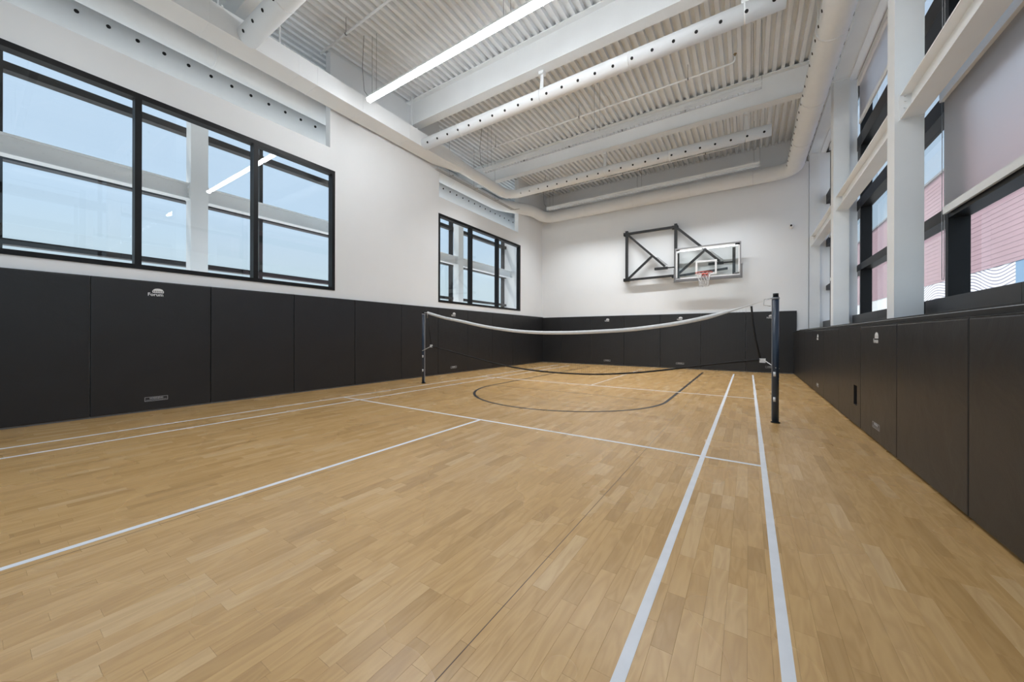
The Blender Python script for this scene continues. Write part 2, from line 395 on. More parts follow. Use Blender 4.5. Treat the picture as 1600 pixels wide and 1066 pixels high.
for a, c in (((XGL, 0), (FX0, 7.2)), ((FX1, 0), (2.1, 7.2)), ((FX0, 0), (FX1, FZ0)), ((FX0, FZ1), (FX1, 7.2))):
    part('wall_section', MB().box((a[0], YN - .15, a[1]), (c[0], YN, c[1])), M['wall'], wf)
t = thing('window_8', 'added black framed window in the unseen near end wall', 'window', ((FX0 + FX1) / 2, YN - .1, FZ0), kind='structure')  # unseen window added behind the camera to let in more daylight
for k in range(6):
    xk = FX0 + (FX1 - FX0) * k / 5; part('mullion', MB().box((xk - .03, YN - .14, FZ0), (xk + .03, YN - .02, FZ1)), M['black'], t)
for z in (FZ0, 2.5, 4.4, FZ1 - .06): part('transom', MB().box((FX0, YN - .13, z), (FX1, YN - .03, z + .06)), M['black'], t)
for k in range(5):
    xk = FX0 + (FX1 - FX0) * k / 5; part('pane', MB().box((xk + .03, YN - .09, FZ0 + .06), (xk + 1.57, YN - .082, FZ1 - .06)), M['extglass'], t)
part('baseboard_strip', MB().box((XL, YN, 0), (XL + .014, YB, .018)), M['greyprint'], wl)

# ------------------------------------------------------------------ roof deck (corrugated along the room)
ce = MB(); P = .157; DY0, DY1 = YN - .1, YU + .1
x = XGL - .1; prof = []
while x < 2.15:
    prof += [(x, ZD), (x + .066, ZD), (x + .080, ZD + .072), (x + .143, ZD + .072)]; x += P
o = len(ce.v)
for y in (DY0, DY1): ce.v += [(a, y, z) for a, z in prof]
n = len(prof)
for k in range(n - 1): ce.f.append((k, k + 1, n + k + 1, n + k)); ce.sm.append(False)
cl = thing('ceiling', 'white corrugated metal roof deck with ribs running down the room', 'ceiling', (0, 0, ZD), kind='structure')
part('deck_sheet', ce, M['deck'], cl)
part('roof_slab', MB().box((XGL - .3, DY0 - .1, ZD + .085), (2.3, DY1 + .1, ZD + .3)), M['ground'], cl)

# ------------------------------------------------------------------ roof beams, columns, wall beams
for i, (Yb, lb) in enumerate(((-1.17, 'white steel roof beam over the camera end'), (2.53, 'white steel roof beam beside the perforated duct nearest the camera'),
                              (6.23, 'deep white steel roof beam just beyond the lit lamp row'), (9.93, 'white steel roof beam behind the middle lamp row'))):
    single('beam', MB().ibeam((XGL + .35, Yb, ZD), (1.70, Yb, ZD), .64, .23), M['steel'], lb, 'beam', kind='structure')
sp = thing('beam', 'white steel edge beam along the tops of the right columns', 'beam', (1.575, 5, 6.32), kind='structure')
part('edge_beam', MB().ibeam((1.575, YN, 6.90), (1.575, YU, 6.90), .58, .25), M['steel'], sp)
part('fascia', MB().box((1.70, YN, 6.30), (1.97, YU, 6.95)), M['wall'], sp)
sp = thing('beam', 'white steel edge beam outside the left window openings', 'beam', (-8.93, 5, 6.32), kind='structure')
part('edge_beam', MB().ibeam((-8.93, YN, 6.90), (-8.93, YU, 6.90), .58, .22), M['steel'], sp)
part('fascia', MB().box((-9.06, YN, 6.30), (XGL - .03, YU, 6.95)), M['wall'], sp)
def column(X0, X1, Y0, lab, z0):
    t = thing('column', lab, 'column', ((X0 + X1) / 2, Y0 + .13, z0), kind='structure')
    part('shaft', MB().box((X0, Y0, z0), (X1, Y0 + .262, 6.33)), M['steel'], t)
    part('cap_plate', MB().box((X0 - .02, Y0 - .02, 6.30), (X1 + .02, Y0 + .282, 6.325)), M['steel'], t)
    return t
RC = (-1.3, 2.40, 6.10, 9.80, 13.31)
for Y0, lb in zip(RC, ('white square column at the camera end of the right wall', 'white square column beside the camera on the right wall', 'large white square column nearest in view on the right wall',
                       'white square column between the middle and far right windows', 'white square column in the far right corner by the back wall')):
    column(1.455, 1.70, Y0, lb, 1.285)
for Y0, lb in zip((-1.3, 2.37, 6.10, 9.89), ('white column outside the left window at the camera end', 'white column seen through the middle pane of the near left window', 'white column behind the solid left wall section', 'white column seen through the far left window')):
    column(-9.05, -8.80, Y0, lb, 0)
def wall_beam(xc, wd, Y0, Y1, lab):
    t = thing('beam', lab, 'beam', (xc, (Y0 + Y1) / 2, 3.67), kind='structure')
    part('web_and_flanges', MB().ibeam((xc, Y0, 3.965), (xc, Y1, 3.965), .295, wd, .016, .012), M['steel'], t)
    for Y, s in ((Y0, 1), (Y1, -1)):
        part('end_plate', MB().box((xc - wd / 2 - .01, Y, 3.66), (xc + wd / 2 + .01, Y + s * .016, 3.975)), M['steel'], t)
        bl = MB()
        for dx in (-.055, .055):
            for z in (3.72, 3.80, 3.88, 3.94): bl.tube([(xc + dx, Y + s * .014, z), (xc + dx, Y + s * .034, z)], .014, 6)
        part('bolts', bl, M['steel'], t, kind='stuff')
    return t
for Y0, Y1, lb in ((-1.03, 2.40, 'white steel beam between right columns beside the camera'), (2.66, 6.10, 'white steel beam crossing the near right window, bolted to the nearest column'),
                   (6.36, 9.80, 'white steel beam crossing the middle right window'), (10.06, 13.31, 'white steel beam crossing the far right window by the back wall')):
    wall_beam(1.595, .19, Y0, Y1, lb)
for Y0, Y1, lb in ((-1.03, 2.37, 'grey shaded steel beam seen through the first pane of the near left window'), (2.63, 6.10, 'grey shaded steel beam right of the column in the near left window'),
                   (6.36, 9.89, 'pale steel beam left of the column in the far left window'), (10.15, 13.5, 'pale steel beam right of the column in the far left window')):
    wall_beam(-8.93, .19, Y0, Y1, lb)

# ------------------------------------------------------------------ interior windows of the left wall
def int_window(idx, Y0, Y1, ys, lab):
    t = thing('window_%d' % idx, lab, 'window', (XL, (Y0 + Y1) / 2, ZS), kind='structure')
    xa, xb = XL - .13, XL + .012
    f = MB()
    f.box((xa, Y0, ZS), (xb, Y1, ZS + .065)); f.box((xa, Y0, ZH - .075), (xb, Y1, ZH)); f.box((xa, Y0, ZS + .065), (xb, Y0 + .06, ZH - .075)); f.box((xa, Y1 - .06, ZS + .065), (xb, Y1, ZH - .075))
    part('window_frame', f, M['black'], t)
    for y in ys: part('mullion', MB().box((xa, y - .035, ZS + .065), (xb, y + .035, ZH - .075)), M['black'], t)
    e = [Y0 + .06] + [y for y in ys] + [Y1 - .06]
    for i in range(len(e) - 1):
        a = e[i] + (.035 if i else 0); c = e[i + 1] - (.035 if i < len(e) - 2 else 0)
        part('pane', MB().box((XL - .075, a, ZS + .065), (XL - .067, c, ZH - .075)), M['glass'], t)
int_window(1, W1[0], W1[1], (-.09, 1.365, 2.815), 'long black framed window over the near left pads')
int_window(2, W2[0], W2[1], (8.69, 10.12), 'three pane black framed window near the back left corner')

# ------------------------------------------------------------------ outer glazing
def curtain(idx, xg, Y0, Y1, mull, lab, rail=(1.33, 2.40, 3.62, 4.83, 6.28), hb=(.0, .13, .2, .26, .05), side=1):
    t = thing('window_%d' % idx, lab, 'window', (xg, (Y0 + Y1) / 2, rail[0]), kind='structure')
    xi = xg - side * .12; xo = xg + side * .04
    for i, (z, h) in enumerate(zip(rail, hb)):
        if h: part('transom', MB().box((xi, Y0, z), (xo, Y1, z + h)), M['black'], t)
    for y in mull: part('mullion', MB().box((xi - side * .002, y - .035, rail[0]), (xo, y + .035, rail[-1])), M['black'], t)
    e = [Y0] + list(mull) + [Y1]
    for i in range(len(e) - 1):
        if e[i + 1] - e[i] < .12: continue
        for k in range(len(rail) - 1):
            part('pane', MB().box((xg - .004, e[i] + .03, rail[k] + hb[k]), (xg + .004, e[i + 1] - .03, rail[k + 1])), M['extglass'], t)
curtain(3, XGL, YN, YU, (.30, 3.72, 6.86, 10.04, 13.45), 'outer glazed wall seen through the left windows', (.9, 2.44, 3.70, 5.04, 6.28), (.06, .09, .12, .12, .05), -1)
for k, (Y0, Y1, mu, lab) in enumerate(((YN, 2.53, (-.6, 2.30), 'outer window of the right wall beside the camera'), (2.53, 6.23, (4.2, 5.95), 'near right outer window facing a red building'),
                                       (6.23, 9.93, (7.95, 9.62), 'middle right outer window between two white columns'), (9.93, YU, (11.7, 12.72), 'far right outer window beside the back wall'))):
    if k == 1: mu = (5.95,)
    if k == 2: mu = (9.62,)
    curtain(4 + k, XGR, Y0, Y1, mu, lab)
    a, c = (RC[k] + .27 if k else YN), RC[k + 1] - .0
    t = thing('trim_%d' % (k + 1), ('charcoal metal sill under the right window beside the camera', 'long charcoal metal sill under the near right window', 'charcoal metal sill under the middle right window', 'charcoal metal sill under the far right window')[k], 'sill', (1.8, (a + c) / 2, 1.285), kind='structure')
    for j in range(2):
        ya = a + (c - a + .2) * j / 2; yb = ya + (c - a + .2) / 2 - .004
        part('sill_panel', MB().box((1.765, ya, 1.345), (1.90, yb, 1.525)), M['sill'], t)
    part('sill_foot', MB().box((1.79, a, 1.285), (1.88, c + .2, 1.345)), M['hole'], t)
part('filler_panel', MB().box((1.70, 9.90, 1.345), (1.84, 9.96, 6.3)), M['wall'], wr)

# ------------------------------------------------------------------ roller blinds
def blind(Y0, Y1, ztop, zbot, lab, chain=True):
    t = thing('roller_blind', lab, 'blind', (1.80, (Y0 + Y1) / 2, zbot), group=None)
    part('cassette', MB().box((1.765, Y0 - .02, ztop), (1.875, Y1 + .01, ztop + .125)), M['steel'], t)
    part('fabric', MB().box((1.800, Y0, zbot + .03), (1.806, Y1, ztop + .02)), M['fabric'], t)
    part('bottom_bar', MB().box((1.790, Y0, zbot - .045), (1.816, Y1, zbot + .035)), M['steel'], t)
    if chain:
        zc = 1.74 if ztop < 5 else zbot - .5
        c = MB(); yc = Y1 + .12
        c.tube([(1.83, yc - .03, ztop + .05), (1.83, yc - .03, zc + .04), (1.83, yc - .02, zc), (1.83, yc + .02, zc), (1.83, yc + .03, zc + .04), (1.83, yc + .03, ztop + .05)], .0035, 5)
        part('bead_chain', c, M['greyprint'], t)
blind(2.74, 5.925, 3.69, 2.49, 'pale roller blind half lowered over the near right window')
blind(2.74, 5.925, 6.10, 4.95, 'pale roller blind over the glass above the nearest right beam')
blind(6.45, 9.55, 5.98, 5.27, 'short white roller blind high in the middle right window', False)
blind(10.10, 12.45, 3.69, 2.60, 'white roller blind in the far right window below its beam', False)
blind(10.10, 12.45, 5.98, 4.10, 'white roller blind in the far right window above its beam', False)

# ------------------------------------------------------------------ wall pads
def pad_cover(wd, ht, th=.05, hole=None):
    mb = MB()
    if hole is None:
        bm = bmesh.new(); bmesh.ops.create_cube(bm, size=1)
        for v in bm.verts: v.co = Vector((v.co.x * (wd - .006), v.co.y * th + th / 2 - th, v.co.z * ht + ht / 2))
        fe = [e for e in bm.edges if all(v.co.y < -th * .5 for v in e.verts)]
        bmesh.ops.bevel(bm, geom=fe, offset=.010, segments=2, profile=.6, affect='EDGES')
        me = bpy.data.meshes.new('cover'); 
        for f in bm.faces: f.smooth = False
        bm.to_mesh(me); bm.free(); me.materials.append(M['vinyl']); return me
    hx0, hx1, hz0, hz1 = hole; w2 = (wd - .006) / 2
    xs = [-w2, hx0, hx1, w2]; zs = [0, hz0, hz1, ht]
    for i in range(3):
        for k in range(3):
            if i == 1 and k == 1: continue
            mb.add([(xs[i], -th, zs[k]), (xs[i + 1], -th, zs[k]), (xs[i + 1], -th, zs[k + 1]), (xs[i], -th, zs[k + 1])], [(0, 1, 2, 3)])
    for a, c in (((-w2, 0), (w2, 0)), ((w2, 0), (w2, ht)), ((w2, ht), (-w2, ht)), ((-w2, ht), (-w2, 0)), ((hx0, hz0), (hx0, hz1)), ((hx0, hz1), (hx1, hz1)), ((hx1, hz1), (hx1, hz0)), ((hx1, hz0), (hx0, hz0))):
        mb.add([(a[0], -th, a[1]), (a[0], 0, a[1]), (c[0], 0, c[1]), (c[0], -th, c[1])], [(0, 1, 2, 3)])
    return mb.mesh('cover', M['vinyl'], recalc=False)
cover_cache = {}
def logo_mesh():
    mb = MB()
    def plate(pts, y0=-.0512, y1=-.0500):
        n = len(pts); mb.add([(x, y0, z) for x, z in pts] + [(x, y1, z) for x, z in pts], [tuple(range(n))] + [(i, n + i, n + (i + 1) % n, (i + 1) % n) for i in range(n)])
    arc = [(.015 + .055 * math.cos(a), .030 + .032 * math.sin(a)) for a in [math.pi * k / 12 for k in range(13)]]
    plate(arc)
    for k in range(7): plate([(-.04 + .0183 * k - .0055, .004), (-.04 + .0183 * k + .0055, .004), (-.04 + .0183 * k + .0055, .030), (-.04 + .0183 * k - .0055, .030)])
    plate([(-.042, -.002), (.072, -.002), (.072, .005), (-.042, .005)])
    return mb.mesh('logo', M['white'])
LOGO = logo_mesh()
LET = text_mesh('Forum', .062, 'logo_lettering', M['white'], .0012)
def label_mesh():
    mb = MB(); W, H, t = .122, .030, .005
    for a, c in (((-W, -H), (W, -H + t)), ((-W, H - t), (W, H)), ((-W, -H + t), (-W + t, H - t)), ((W - t, -H + t), (W, H - t))):
        mb.box((a[0], -.0512, a[1]), (c[0], -.0500, c[1]))
    for z in (-.012,):
        mb.box((-W + .015, -.0512, z - .0022), (W - .015, -.0500, z + .0022))
    return mb.mesh('maker_label', M['greyprint'])
LAB = label_mesh()
LTX = text_mesh('WARNING', .030, 'label_lettering', M['greyprint'], .0008)
def screw_mesh():
    mb = MB()
    for xx in (-.38, .0, .38): mb.tube([(xx, -.050, 0), (xx, -.056, 0)], .0075, 8)
    return mb.mesh('screws', M['greyprint'])
SCR = screw_mesh()
def child(name, me, parent, loc=(0, 0, 0), rot=(0, 0, 0), label=None):
    o = bpy.data.objects.new(name, me); C.objects.link(o); o.parent = parent; o.location = loc; o.rotation_euler = rot
    if label: o['label'] = label
    return o
def pad(loc, rz, wd, ht, label, group, logo=False, hole=None, th=.05):
    t = thing('wall_pad', label, 'wall pad', loc, rz, group)
    key = (round(wd, 3), ht, hole)
    if key not in cover_cache: cover_cache[key] = pad_cover(wd, ht, th, hole)
    child('cover', cover_cache[key], t)
    child('nailing_strip', NS(wd, ht), t)
    if wd > .9: child('screws', SCR, t, (0, .008, ht - .022))['kind'] = 'stuff'
    if logo:
        g = child('logo', LOGO, t, (0, 0, ht - .155 if ht > 1.5 else ht - .13), label='white arena emblem')
        child('logo_lettering', LET, g, (-.012, -.0505, -.028), (math.pi / 2, 0, 0))
        g = child('maker_label', LAB, t, (0, 0, .155), label='pale grey boxed label')
        child('label_lettering', LTX, g, (0, -.0505, .008), (math.pi / 2, 0, 0))
    if hole:
        child('outlet_box', MB().box((hole[0] + .01, -.012, hole[2] + .01), (hole[1] - .01, -.002, hole[3] - .01)).mesh('outlet_box', M['hole']), t, label='black recessed outlet cut-out')
    return t
ns_cache = {}
def NS(wd, ht):
    k = (round(wd, 3), ht)
    if k not in ns_cache: ns_cache[k] = MB().box((-wd / 2 + .003, -.046, ht), (wd / 2 - .003, 0, ht + .006)).mesh('nailing_strip', M['wood_edge'])
    return ns_cache[k]
G = 'black vinyl pads along the '
edges = [0.92 + 1.257 * k for k in range(-2, 10)]     # -1.59 .. 12.23
edges[-1] = 12.25; edges = [YN + .005] + edges + [13.288]
ordn = ['', 'second', 'third', 'fourth', 'fifth', 'sixth', 'seventh', 'eighth', 'ninth', 'tenth', 'eleventh', 'twelfth', 'thirteenth']
nL = len(edges) - 1
for i in range(nL):
    a, c = edges[i], edges[i + 1]; k = nL - 1 - i
    lg = abs(a - .92) < .02 or abs(a - (0.92 + 5 * 1.257)) < .02
    if k == 0: lb = 'narrow black pad on the left wall in the back corner'
    elif lg and a < 2: lb = 'large black left wall pad with white emblem under the near window'
    elif lg: lb = 'black left wall pad with white emblem under the far window'
    else: lb = 'plain black left wall pad, %s counted from the back corner' % ordn[k]
    pad((XL + .0, (a + c) / 2, .022), math.pi / 2, c - a, 1.835, lb, G + 'left wall', lg)
bx = [1.178, -.066, -1.296, -2.54, -3.79, -5.035, -6.29, XL + .051]
for i in range(len(bx) - 1):
    c, a = bx[i], bx[i + 1]
    lg = i in (0, 2, 4)
    lb = ('black back wall pad with white emblem behind the right net post', 'plain black back wall pad beside the pad behind the right net post', 'black back wall pad with white emblem below the backboard',
          'plain black back wall pad between the two emblem pads left of the post', 'black back wall pad with white emblem left of the backboard', 'plain black back wall pad, second from the left corner', 'narrow black back wall pad in the left corner')[i]
    pad(((a + c) / 2, YB, .022), 0, c - a, 1.815, lb, G + 'back wall', lg)
re = [13.235, 12.06, 10.815, 9.566, 8.26, 7.0, 5.785, 4.554, 3.307, 2.05, .80, -.45, YN + .01]
for i in range(len(re) - 1):
    c, a = re[i], re[i + 1]
    lg = i in (3, 6); hl = (-.155 + .03, -.155 + .03, 0, 0)
    if i == 3: lb = 'black right wall pad with white emblem at the far end'
    elif i == 6: lb = 'low black right wall pad with white emblem nearest the camera'
    elif i == 5: lb = 'low black right wall pad with a dark outlet cut-out'
    elif i == 4: lb = 'plain black right wall pad between the far emblem pad and the outlet pad'
    elif i > 6: lb = 'plain low black right wall pad, %s on the camera side of the near emblem pad' % ('first', 'second', 'third', 'fourth', 'fifth')[i - 7]
    else: lb = 'plain low black right wall pad, %s from the back corner' % ('first', 'second', 'third')[i]
    hole = None
    if i == 5:
        m_ = (a + c) / 2     # local +x runs toward -Y on this wall
        hole = (m_ - 6.105, m_ - 5.945, .26 - .022, .50 - .022)
    pad((XP + .05, m_ if i == 5 else (a + c) / 2, .022), -math.pi / 2, c - a, 1.19, lb, G + 'right wall', lg, hole)

# ------------------------------------------------------------------ badminton posts and net
YNET = 5.77
def post(X, Y, lab, sgn):
    t = thing('net_post', lab, 'net post', (X, Y, 0), group='badminton net posts')
    part('pole', MB().tube([(X, Y, 0), (X, Y, 1.60)], .036, 20), M['navy'], t)
    part('floor_sleeve', MB().tube([(X, Y, 0), (X, Y, .012)], .05, 20), M['hole'], t)
    part('cap', MB().tube([(X, Y, 1.60), (X, Y, 1.645)], .030, 16), M['hole'], t)
    part('top_collar', MB().tube([(X, Y, 1.57), (X, Y, 1.592)], .041, 20), M['greyfr'], t)
    h = MB().tube([(X + sgn * .03, Y, 1.585), (X + sgn * .12, Y, 1.575), (X + sgn * .125, Y, 1.50), (X + sgn * .05, Y, 1.485)], .004, 6)
    part('hook', h, M['chrome'], t)
    for z in (.30, .62): part('sticker', MB().tube([(X + sgn * .012, Y - .034, z - .028), (X + sgn * .012, Y - .034, z + .028)], .014, 10), M['white'], t, 'white sticker')
    part('guide_rail', MB().box((X + sgn * .033, Y - .008, .03), (X + sgn * .042, Y + .008, 1.58)), M['greyfr'], t)
XPR, XPL = .292, -6.215
post(XPR, 5.68, 'navy blue net post on the right side of the court', -1)
post(XPL, 5.80, 'navy blue net post by the left wall pads', 1)
top = [(-6.06, 1.607), (-5.55, 1.485), (-5.07, 1.400), (-4.55, 1.300), (-4.08, 1.230), (-3.6, 1.178), (-3.09, 1.153), (-2.55, 1.153), (-2.02, 1.172), (-1.6, 1.196), (-1.216, 1.237), (-.85, 1.290), (-.525, 1.357), (-.25, 1.432), (.03, 1.520)]
bot = [(-5.935, .858), (-5.3, .745), (-4.7, .64), (-4.08, .535), (-3.49, .472), (-2.85, .445), (-2.24, .454), (-1.8, .487), (-1.40, .534), (-1.05, .59), (-.687, .655), (-.3, .725), (.135, .79)]
def interp(pts, n):
    out = []
    for i in range(n + 1):
        s = i / n * (len(pts) - 1); k = min(int(s), len(pts) - 2); f = s - k
        p = [pts[max(0, min(len(pts) - 1, k + j))] for j in (-1, 0, 1, 2)]
        out.append(tuple(.5 * (2 * p[1][d] + (p[2][d] - p[0][d]) * f + (2 * p[0][d] - 5 * p[1][d] + 4 * p[2][d] - p[3][d]) * f * f + (3 * p[1][d] - p[0][d] - 3 * p[2][d] + p[3][d]) * f ** 3) for d in (0, 1)))
    return out
net = thing('badminton_net', 'slack badminton net with white top tape hung between the navy posts', 'net', (-3, YNET, .4))
tp = interp(top, 60); b = MB()
def hw(X): return .030 if X < -.45 else max(.006, .030 - (X + .45) * .055)
for i in range(60):
    (xa, za), (xb, zb) = tp[i], tp[i + 1]
    ha, hb_ = hw(xa), hw(xb); y0, y1 = YNET - .005, YNET + .005
    b.add([(xa, y0, za - ha), (xb, y0, zb - hb_), (xb, y0, zb + hb_), (xa, y0, za + ha), (xa, y1, za - ha), (xb, y1, zb - hb_), (xb, y1, zb + hb_), (xa, y1, za + ha)],
          [(0, 1, 2, 3), (7, 6, 5, 4), (3, 2, 6, 7), (0, 4, 5, 1)], True)
part('top_tape', b, M['tape'], net, 'white top tape')
bp = interp(bot, 60)
part('bottom_rope', MB().tube([(x, YNET, z) for x, z in bp], .014, 6), M['cordb'], net, 'black bottom rope')
part('side_band', MB().tube([(.035, YNET, 1.50), (.05, YNET, 1.30), (.085, YNET, 1.05), (.135, YNET, .80)], .012, 6), M['cordb'], net)
part('side_band', MB().tube([(-6.03, YNET, 1.57), (-5.99, YNET, 1.2), (-5.94, YNET, .87)], .011, 6), M['cordb'], net)
part('corner_tag', MB().box((.125, YNET - .012, .752), (.192, YNET + .004, .808)), M['white'], net, 'white corner tag')
part('corner_tag', MB().box((-5.965, YNET - .012, .83), (-5.90, YNET + .004, .89)), M['white'], net, 'white corner tag')
part('tie_cord', MB().tube([(.17, YNET, .79), (XPR, 5.645, .70), (XPR + .038, 5.68, .69)], .006, 6), M['cordw'], net)
part('tie_cord', MB().tube([(-5.94, YNET, .855), (XPL, 5.76, .745)], .006, 6), M['cordw'], net)
part('tie_cord', MB().tube([(.03, YNET, 1.52), (.16, 5.74, 1.555), (XPR, 5.65, 1.58)], .004, 6), M['cordw'], net)
part('tie_cord', MB().tube([(-6.06, YNET, 1.607), (XPL, 5.80, 1.622)], .006, 6), M['cordw'], net)
# fine mesh between tape and rope
def zat(pts, X):
    for i in range(len(pts) - 1):
        if pts[i][0] <= X <= pts[i + 1][0]:
            f = (X - pts[i][0]) / (pts[i + 1][0] - pts[i][0]); return pts[i][1] + f * (pts[i + 1][1] - pts[i][1])
    return pts[0][1] if X < pts[0][0] else pts[-1][1]
b = MB(); r = .00045
xs = [-5.93 + .036 * k for k in range(166)]
for X in xs:
    b.tube([(X, YNET, zat(tp, X) - .03), (X, YNET, zat(bp, X))], r, 3, False)
for j in range(1, 19):
    f = j / 19
    b.tube([(X, YNET, (zat(tp, X) - .03) * (1 - f) + zat(bp, X) * f) for X in xs[::4]], r, 3, False)
part('net_mesh', b, M['cordb'], net, kind='stuff')

# ------------------------------------------------------------------ basketball backstop
bh = thing('basketball_hoop', 'wall mounted glass basketball backboard with orange rim and black steel frame', 'basketball hoop', (-1.9, YB, 2.9))
FB = 12.95; BX0, BX1, BZ0, BZ1 = -2.035, -.185, 2.93, 3.985
part('glass_board', MB().box((BX0 + .03, FB, BZ0 + .03), (BX1 - .03, FB + .012, BZ1 - .03)), M['bbglass'], bh, 'clear glass board')
f = MB()
f.box((BX0, FB - .012, BZ1 - .035), (BX1, FB + .03, BZ1)); f.box((BX0, FB - .012, BZ0), (BX1, FB + .03, BZ0 + .04)); f.box((BX0, FB - .012, BZ0 + .04), (BX0 + .035, FB + .03, BZ1 - .035)); f.box((BX1 - .035, FB - .012, BZ0 + .04), (BX1, FB + .03, BZ1 - .035))
part('board_frame', f, M['greyfr'], bh, 'grey metal board rim')
def ring(x0, x1, z0, z1, t, y):
    q = MB(); q.box((x0, y - .002, z1 - t), (x1, y, z1)); q.box((x0, y - .002, z0), (x1, y, z0 + t)); q.box((x0, y - .002, z0 + t), (x0 + t, y, z1 - t)); q.box((x1 - t, y - .002, z0 + t), (x1, y, z1 - t)); return q
part('border_line', ring(BX0 + .035, BX1 - .035, BZ0 + .04, BZ1 - .035, .04, FB - .002), M['white'], bh, 'white painted border')
part('target_square', ring(-1.425, -.825, 3.055, 3.51, .055, FB - .002), M['white'], bh, 'white painted target square')
pd = MB()
pd.box((BX0 - .035, FB - .03, BZ0 - .05), (BX1 + .035, FB + .05, BZ0 + .012)); pd.box((BX0 - .035, FB - .03, BZ0 + .012), (BX0 + .005, FB + .05, BZ0 + .37)); pd.box((BX1 - .005, FB - .03, BZ0 + .012), (BX1 + .035, FB + .05, BZ0 + .37))
part('edge_padding', pd, M['greypad'], bh, 'grey foam edge padding')
for x0, x1, z0, z1 in ((-2.0, -1.88, 3.90, 3.94), (-1.25, -1.10, 3.86, 3.90), (-.34, -.22, 3.885, 3.945), (-.37, -.23, 3.0, 3.05), (-2.0, -1.88, 2.985, 3.015)):
    part('decal', MB().box((x0, FB - .004, z0), (x1, FB - .002, z1)), M['greypad'], bh, 'dark grey decal')
# rim, bracket, net
rc = Vector((-1.15, FB - .38, 3.06)); rr = .235
q = MB().tube([(rc.x + rr * math.cos(a), rc.y + rr * math.sin(a), rc.z) for a in [2 * math.pi * k / 32 for k in range(33)]], .0115, 8, False)
part('rim', q, M['orange'], bh, 'orange metal rim')
q = MB()
q.box((rc.x - .10, FB - .012, 2.985), (rc.x + .10, FB - .002, 3.11)); q.box((rc.x - .085, rc.y + rr - .03, 3.045), (rc.x + .085, FB - .005, 3.062))
for s in (-1, 1): q.add([(rc.x + s * .085, FB - .008, 2.99), (rc.x + s * .085, FB - .008, 3.05), (rc.x + s * .085, rc.y + rr - .02, 3.05), (rc.x + s * .092, FB - .008, 2.99), (rc.x + s * .092, FB - .008, 3.05), (rc.x + s * .092, rc.y + rr - .02, 3.05)], [(0, 1, 2), (5, 4, 3), (0, 2, 5, 3), (1, 4, 5, 2), (0, 3, 4, 1)])
part('rim_bracket', q, M['orange'], bh)
q = MB(); NS_ = 12; lev = [(3.055, .232), (2.97, .19), (2.88, .155), (2.79, .132), (2.70, .125), (2.63, .13)]
for k in range(NS_):
    for dr in (1, -1):
        pts = []
        for i, (z, r_) in enumerate(lev):
            a = 2 * math.pi * (k + dr * i * .5) / NS_; pts.append((rc.x + r_ * math.cos(a), rc.y + r_ * math.sin(a), z))
        q.tube(pts, .0042, 5)
part('hoop_net', q, M['cordw'], bh, 'white hoop net')
# steel frames folded against the wall
YF = 13.12
def stk(nm, pts, wd=.075, th=.05, y=YF):
    q = MB()
    for (xa, za), (xb, zb) in pts: q.bar((xa, y, za), (xb, y, zb), wd, th, (0, 1, 0))
    return part(nm, q, M['bstick'], bh)
for ox in (0, 1):
    xl = (-3.66, -2.04)[ox]
    q = MB().bar((xl, YF, 3.07), (xl, YF, 4.86), .085, .085); part('hinge_post', q, M['bstick'], bh)
    for z in (3.12, 4.77):
        q = MB(); q.box((xl - .13, YF + .02, z - .05), (xl + .06, YB, z + .05)); q.tube([(xl - .10, YF + .03, z), (xl - .10, YF - .01, z)], .02, 8)
        part('wall_bracket', q, M['bstick'], bh)
    part('diagonal_tube', MB().bar((xl + .03, YF, 4.73), (xl + 1.28, YF, 3.47), .07, .09), M['bstick'], bh)
    part('lower_brace', MB().bar((xl + .05, YF, 3.14), (xl + .86, YF, 3.86), .065, .08), M['bstick'], bh)
    part('bottom_tube', MB().bar((xl, YF, 3.10), (xl + 1.50, YF, (3.13, 3.22)[ox]), .07, (.085, .055)[ox]), M['bstick'], bh)
    for dx in (.06, .10): part('tension_rod', MB().tube([(xl + .95 + dx, YF - .05, 3.86 - .06), (xl + 1.27 + dx, YF - .05, 3.50)], .008, 6), M['greypad'], bh)
    xs0 = (-2.70, -1.07)[ox]
    part('slide_bracket', MB().box((xs0, YF - .09, 3.36), (xs0 + .42, YF + .0, 3.44)), M['bstick'], bh)
    part('slide_bar', MB().box((xs0 + .38, YF - .075, 3.385), (xs0 + .72, YF - .03, 3.42)), M['bstick'], bh)
part('top_tube', MB().bar((-3.66, YF, 4.76), (-2.04, YF, 4.76), .07, .08), M['bstick'], bh)
part('board_upright', MB().box((-.41, FB + .02, 3.0), (-.33, FB + .07, 3.83)), M['bstick'], bh)
part('board_upright', MB().box((-1.99, FB + .02, 3.0), (-1.91, FB + .07, 3.83)), M['bstick'], bh)
part('board_rail', MB().box((-1.95, FB + .05, 3.38), (-.37, FB + .09, 3.42)), M['bstick'], bh) if False else None

# ------------------------------------------------------------------ security camera
sc = thing('security_camera', 'small white dome security camera high on the back wall', 'camera', (1.055, YB, 4.31))
part('mount', MB().tube([(1.055, YB, 4.31), (1.055, YB - .05, 4.31)], .065, 20), M['white'], sc)
part('dome', MB().tube([(1.055, YB - .05, 4.31), (1.055, YB - .085, 4.31), (1.055, YB - .105, 4.31), (1.055, YB - .115, 4.31)], [.056, .048, .03, .008], 18), M['white'], sc)
part('lens', MB().tube([(1.040, YB - .09, 4.315), (1.035, YB - .125, 4.315)], .026, 14), M['hole'], sc, 'black lens')

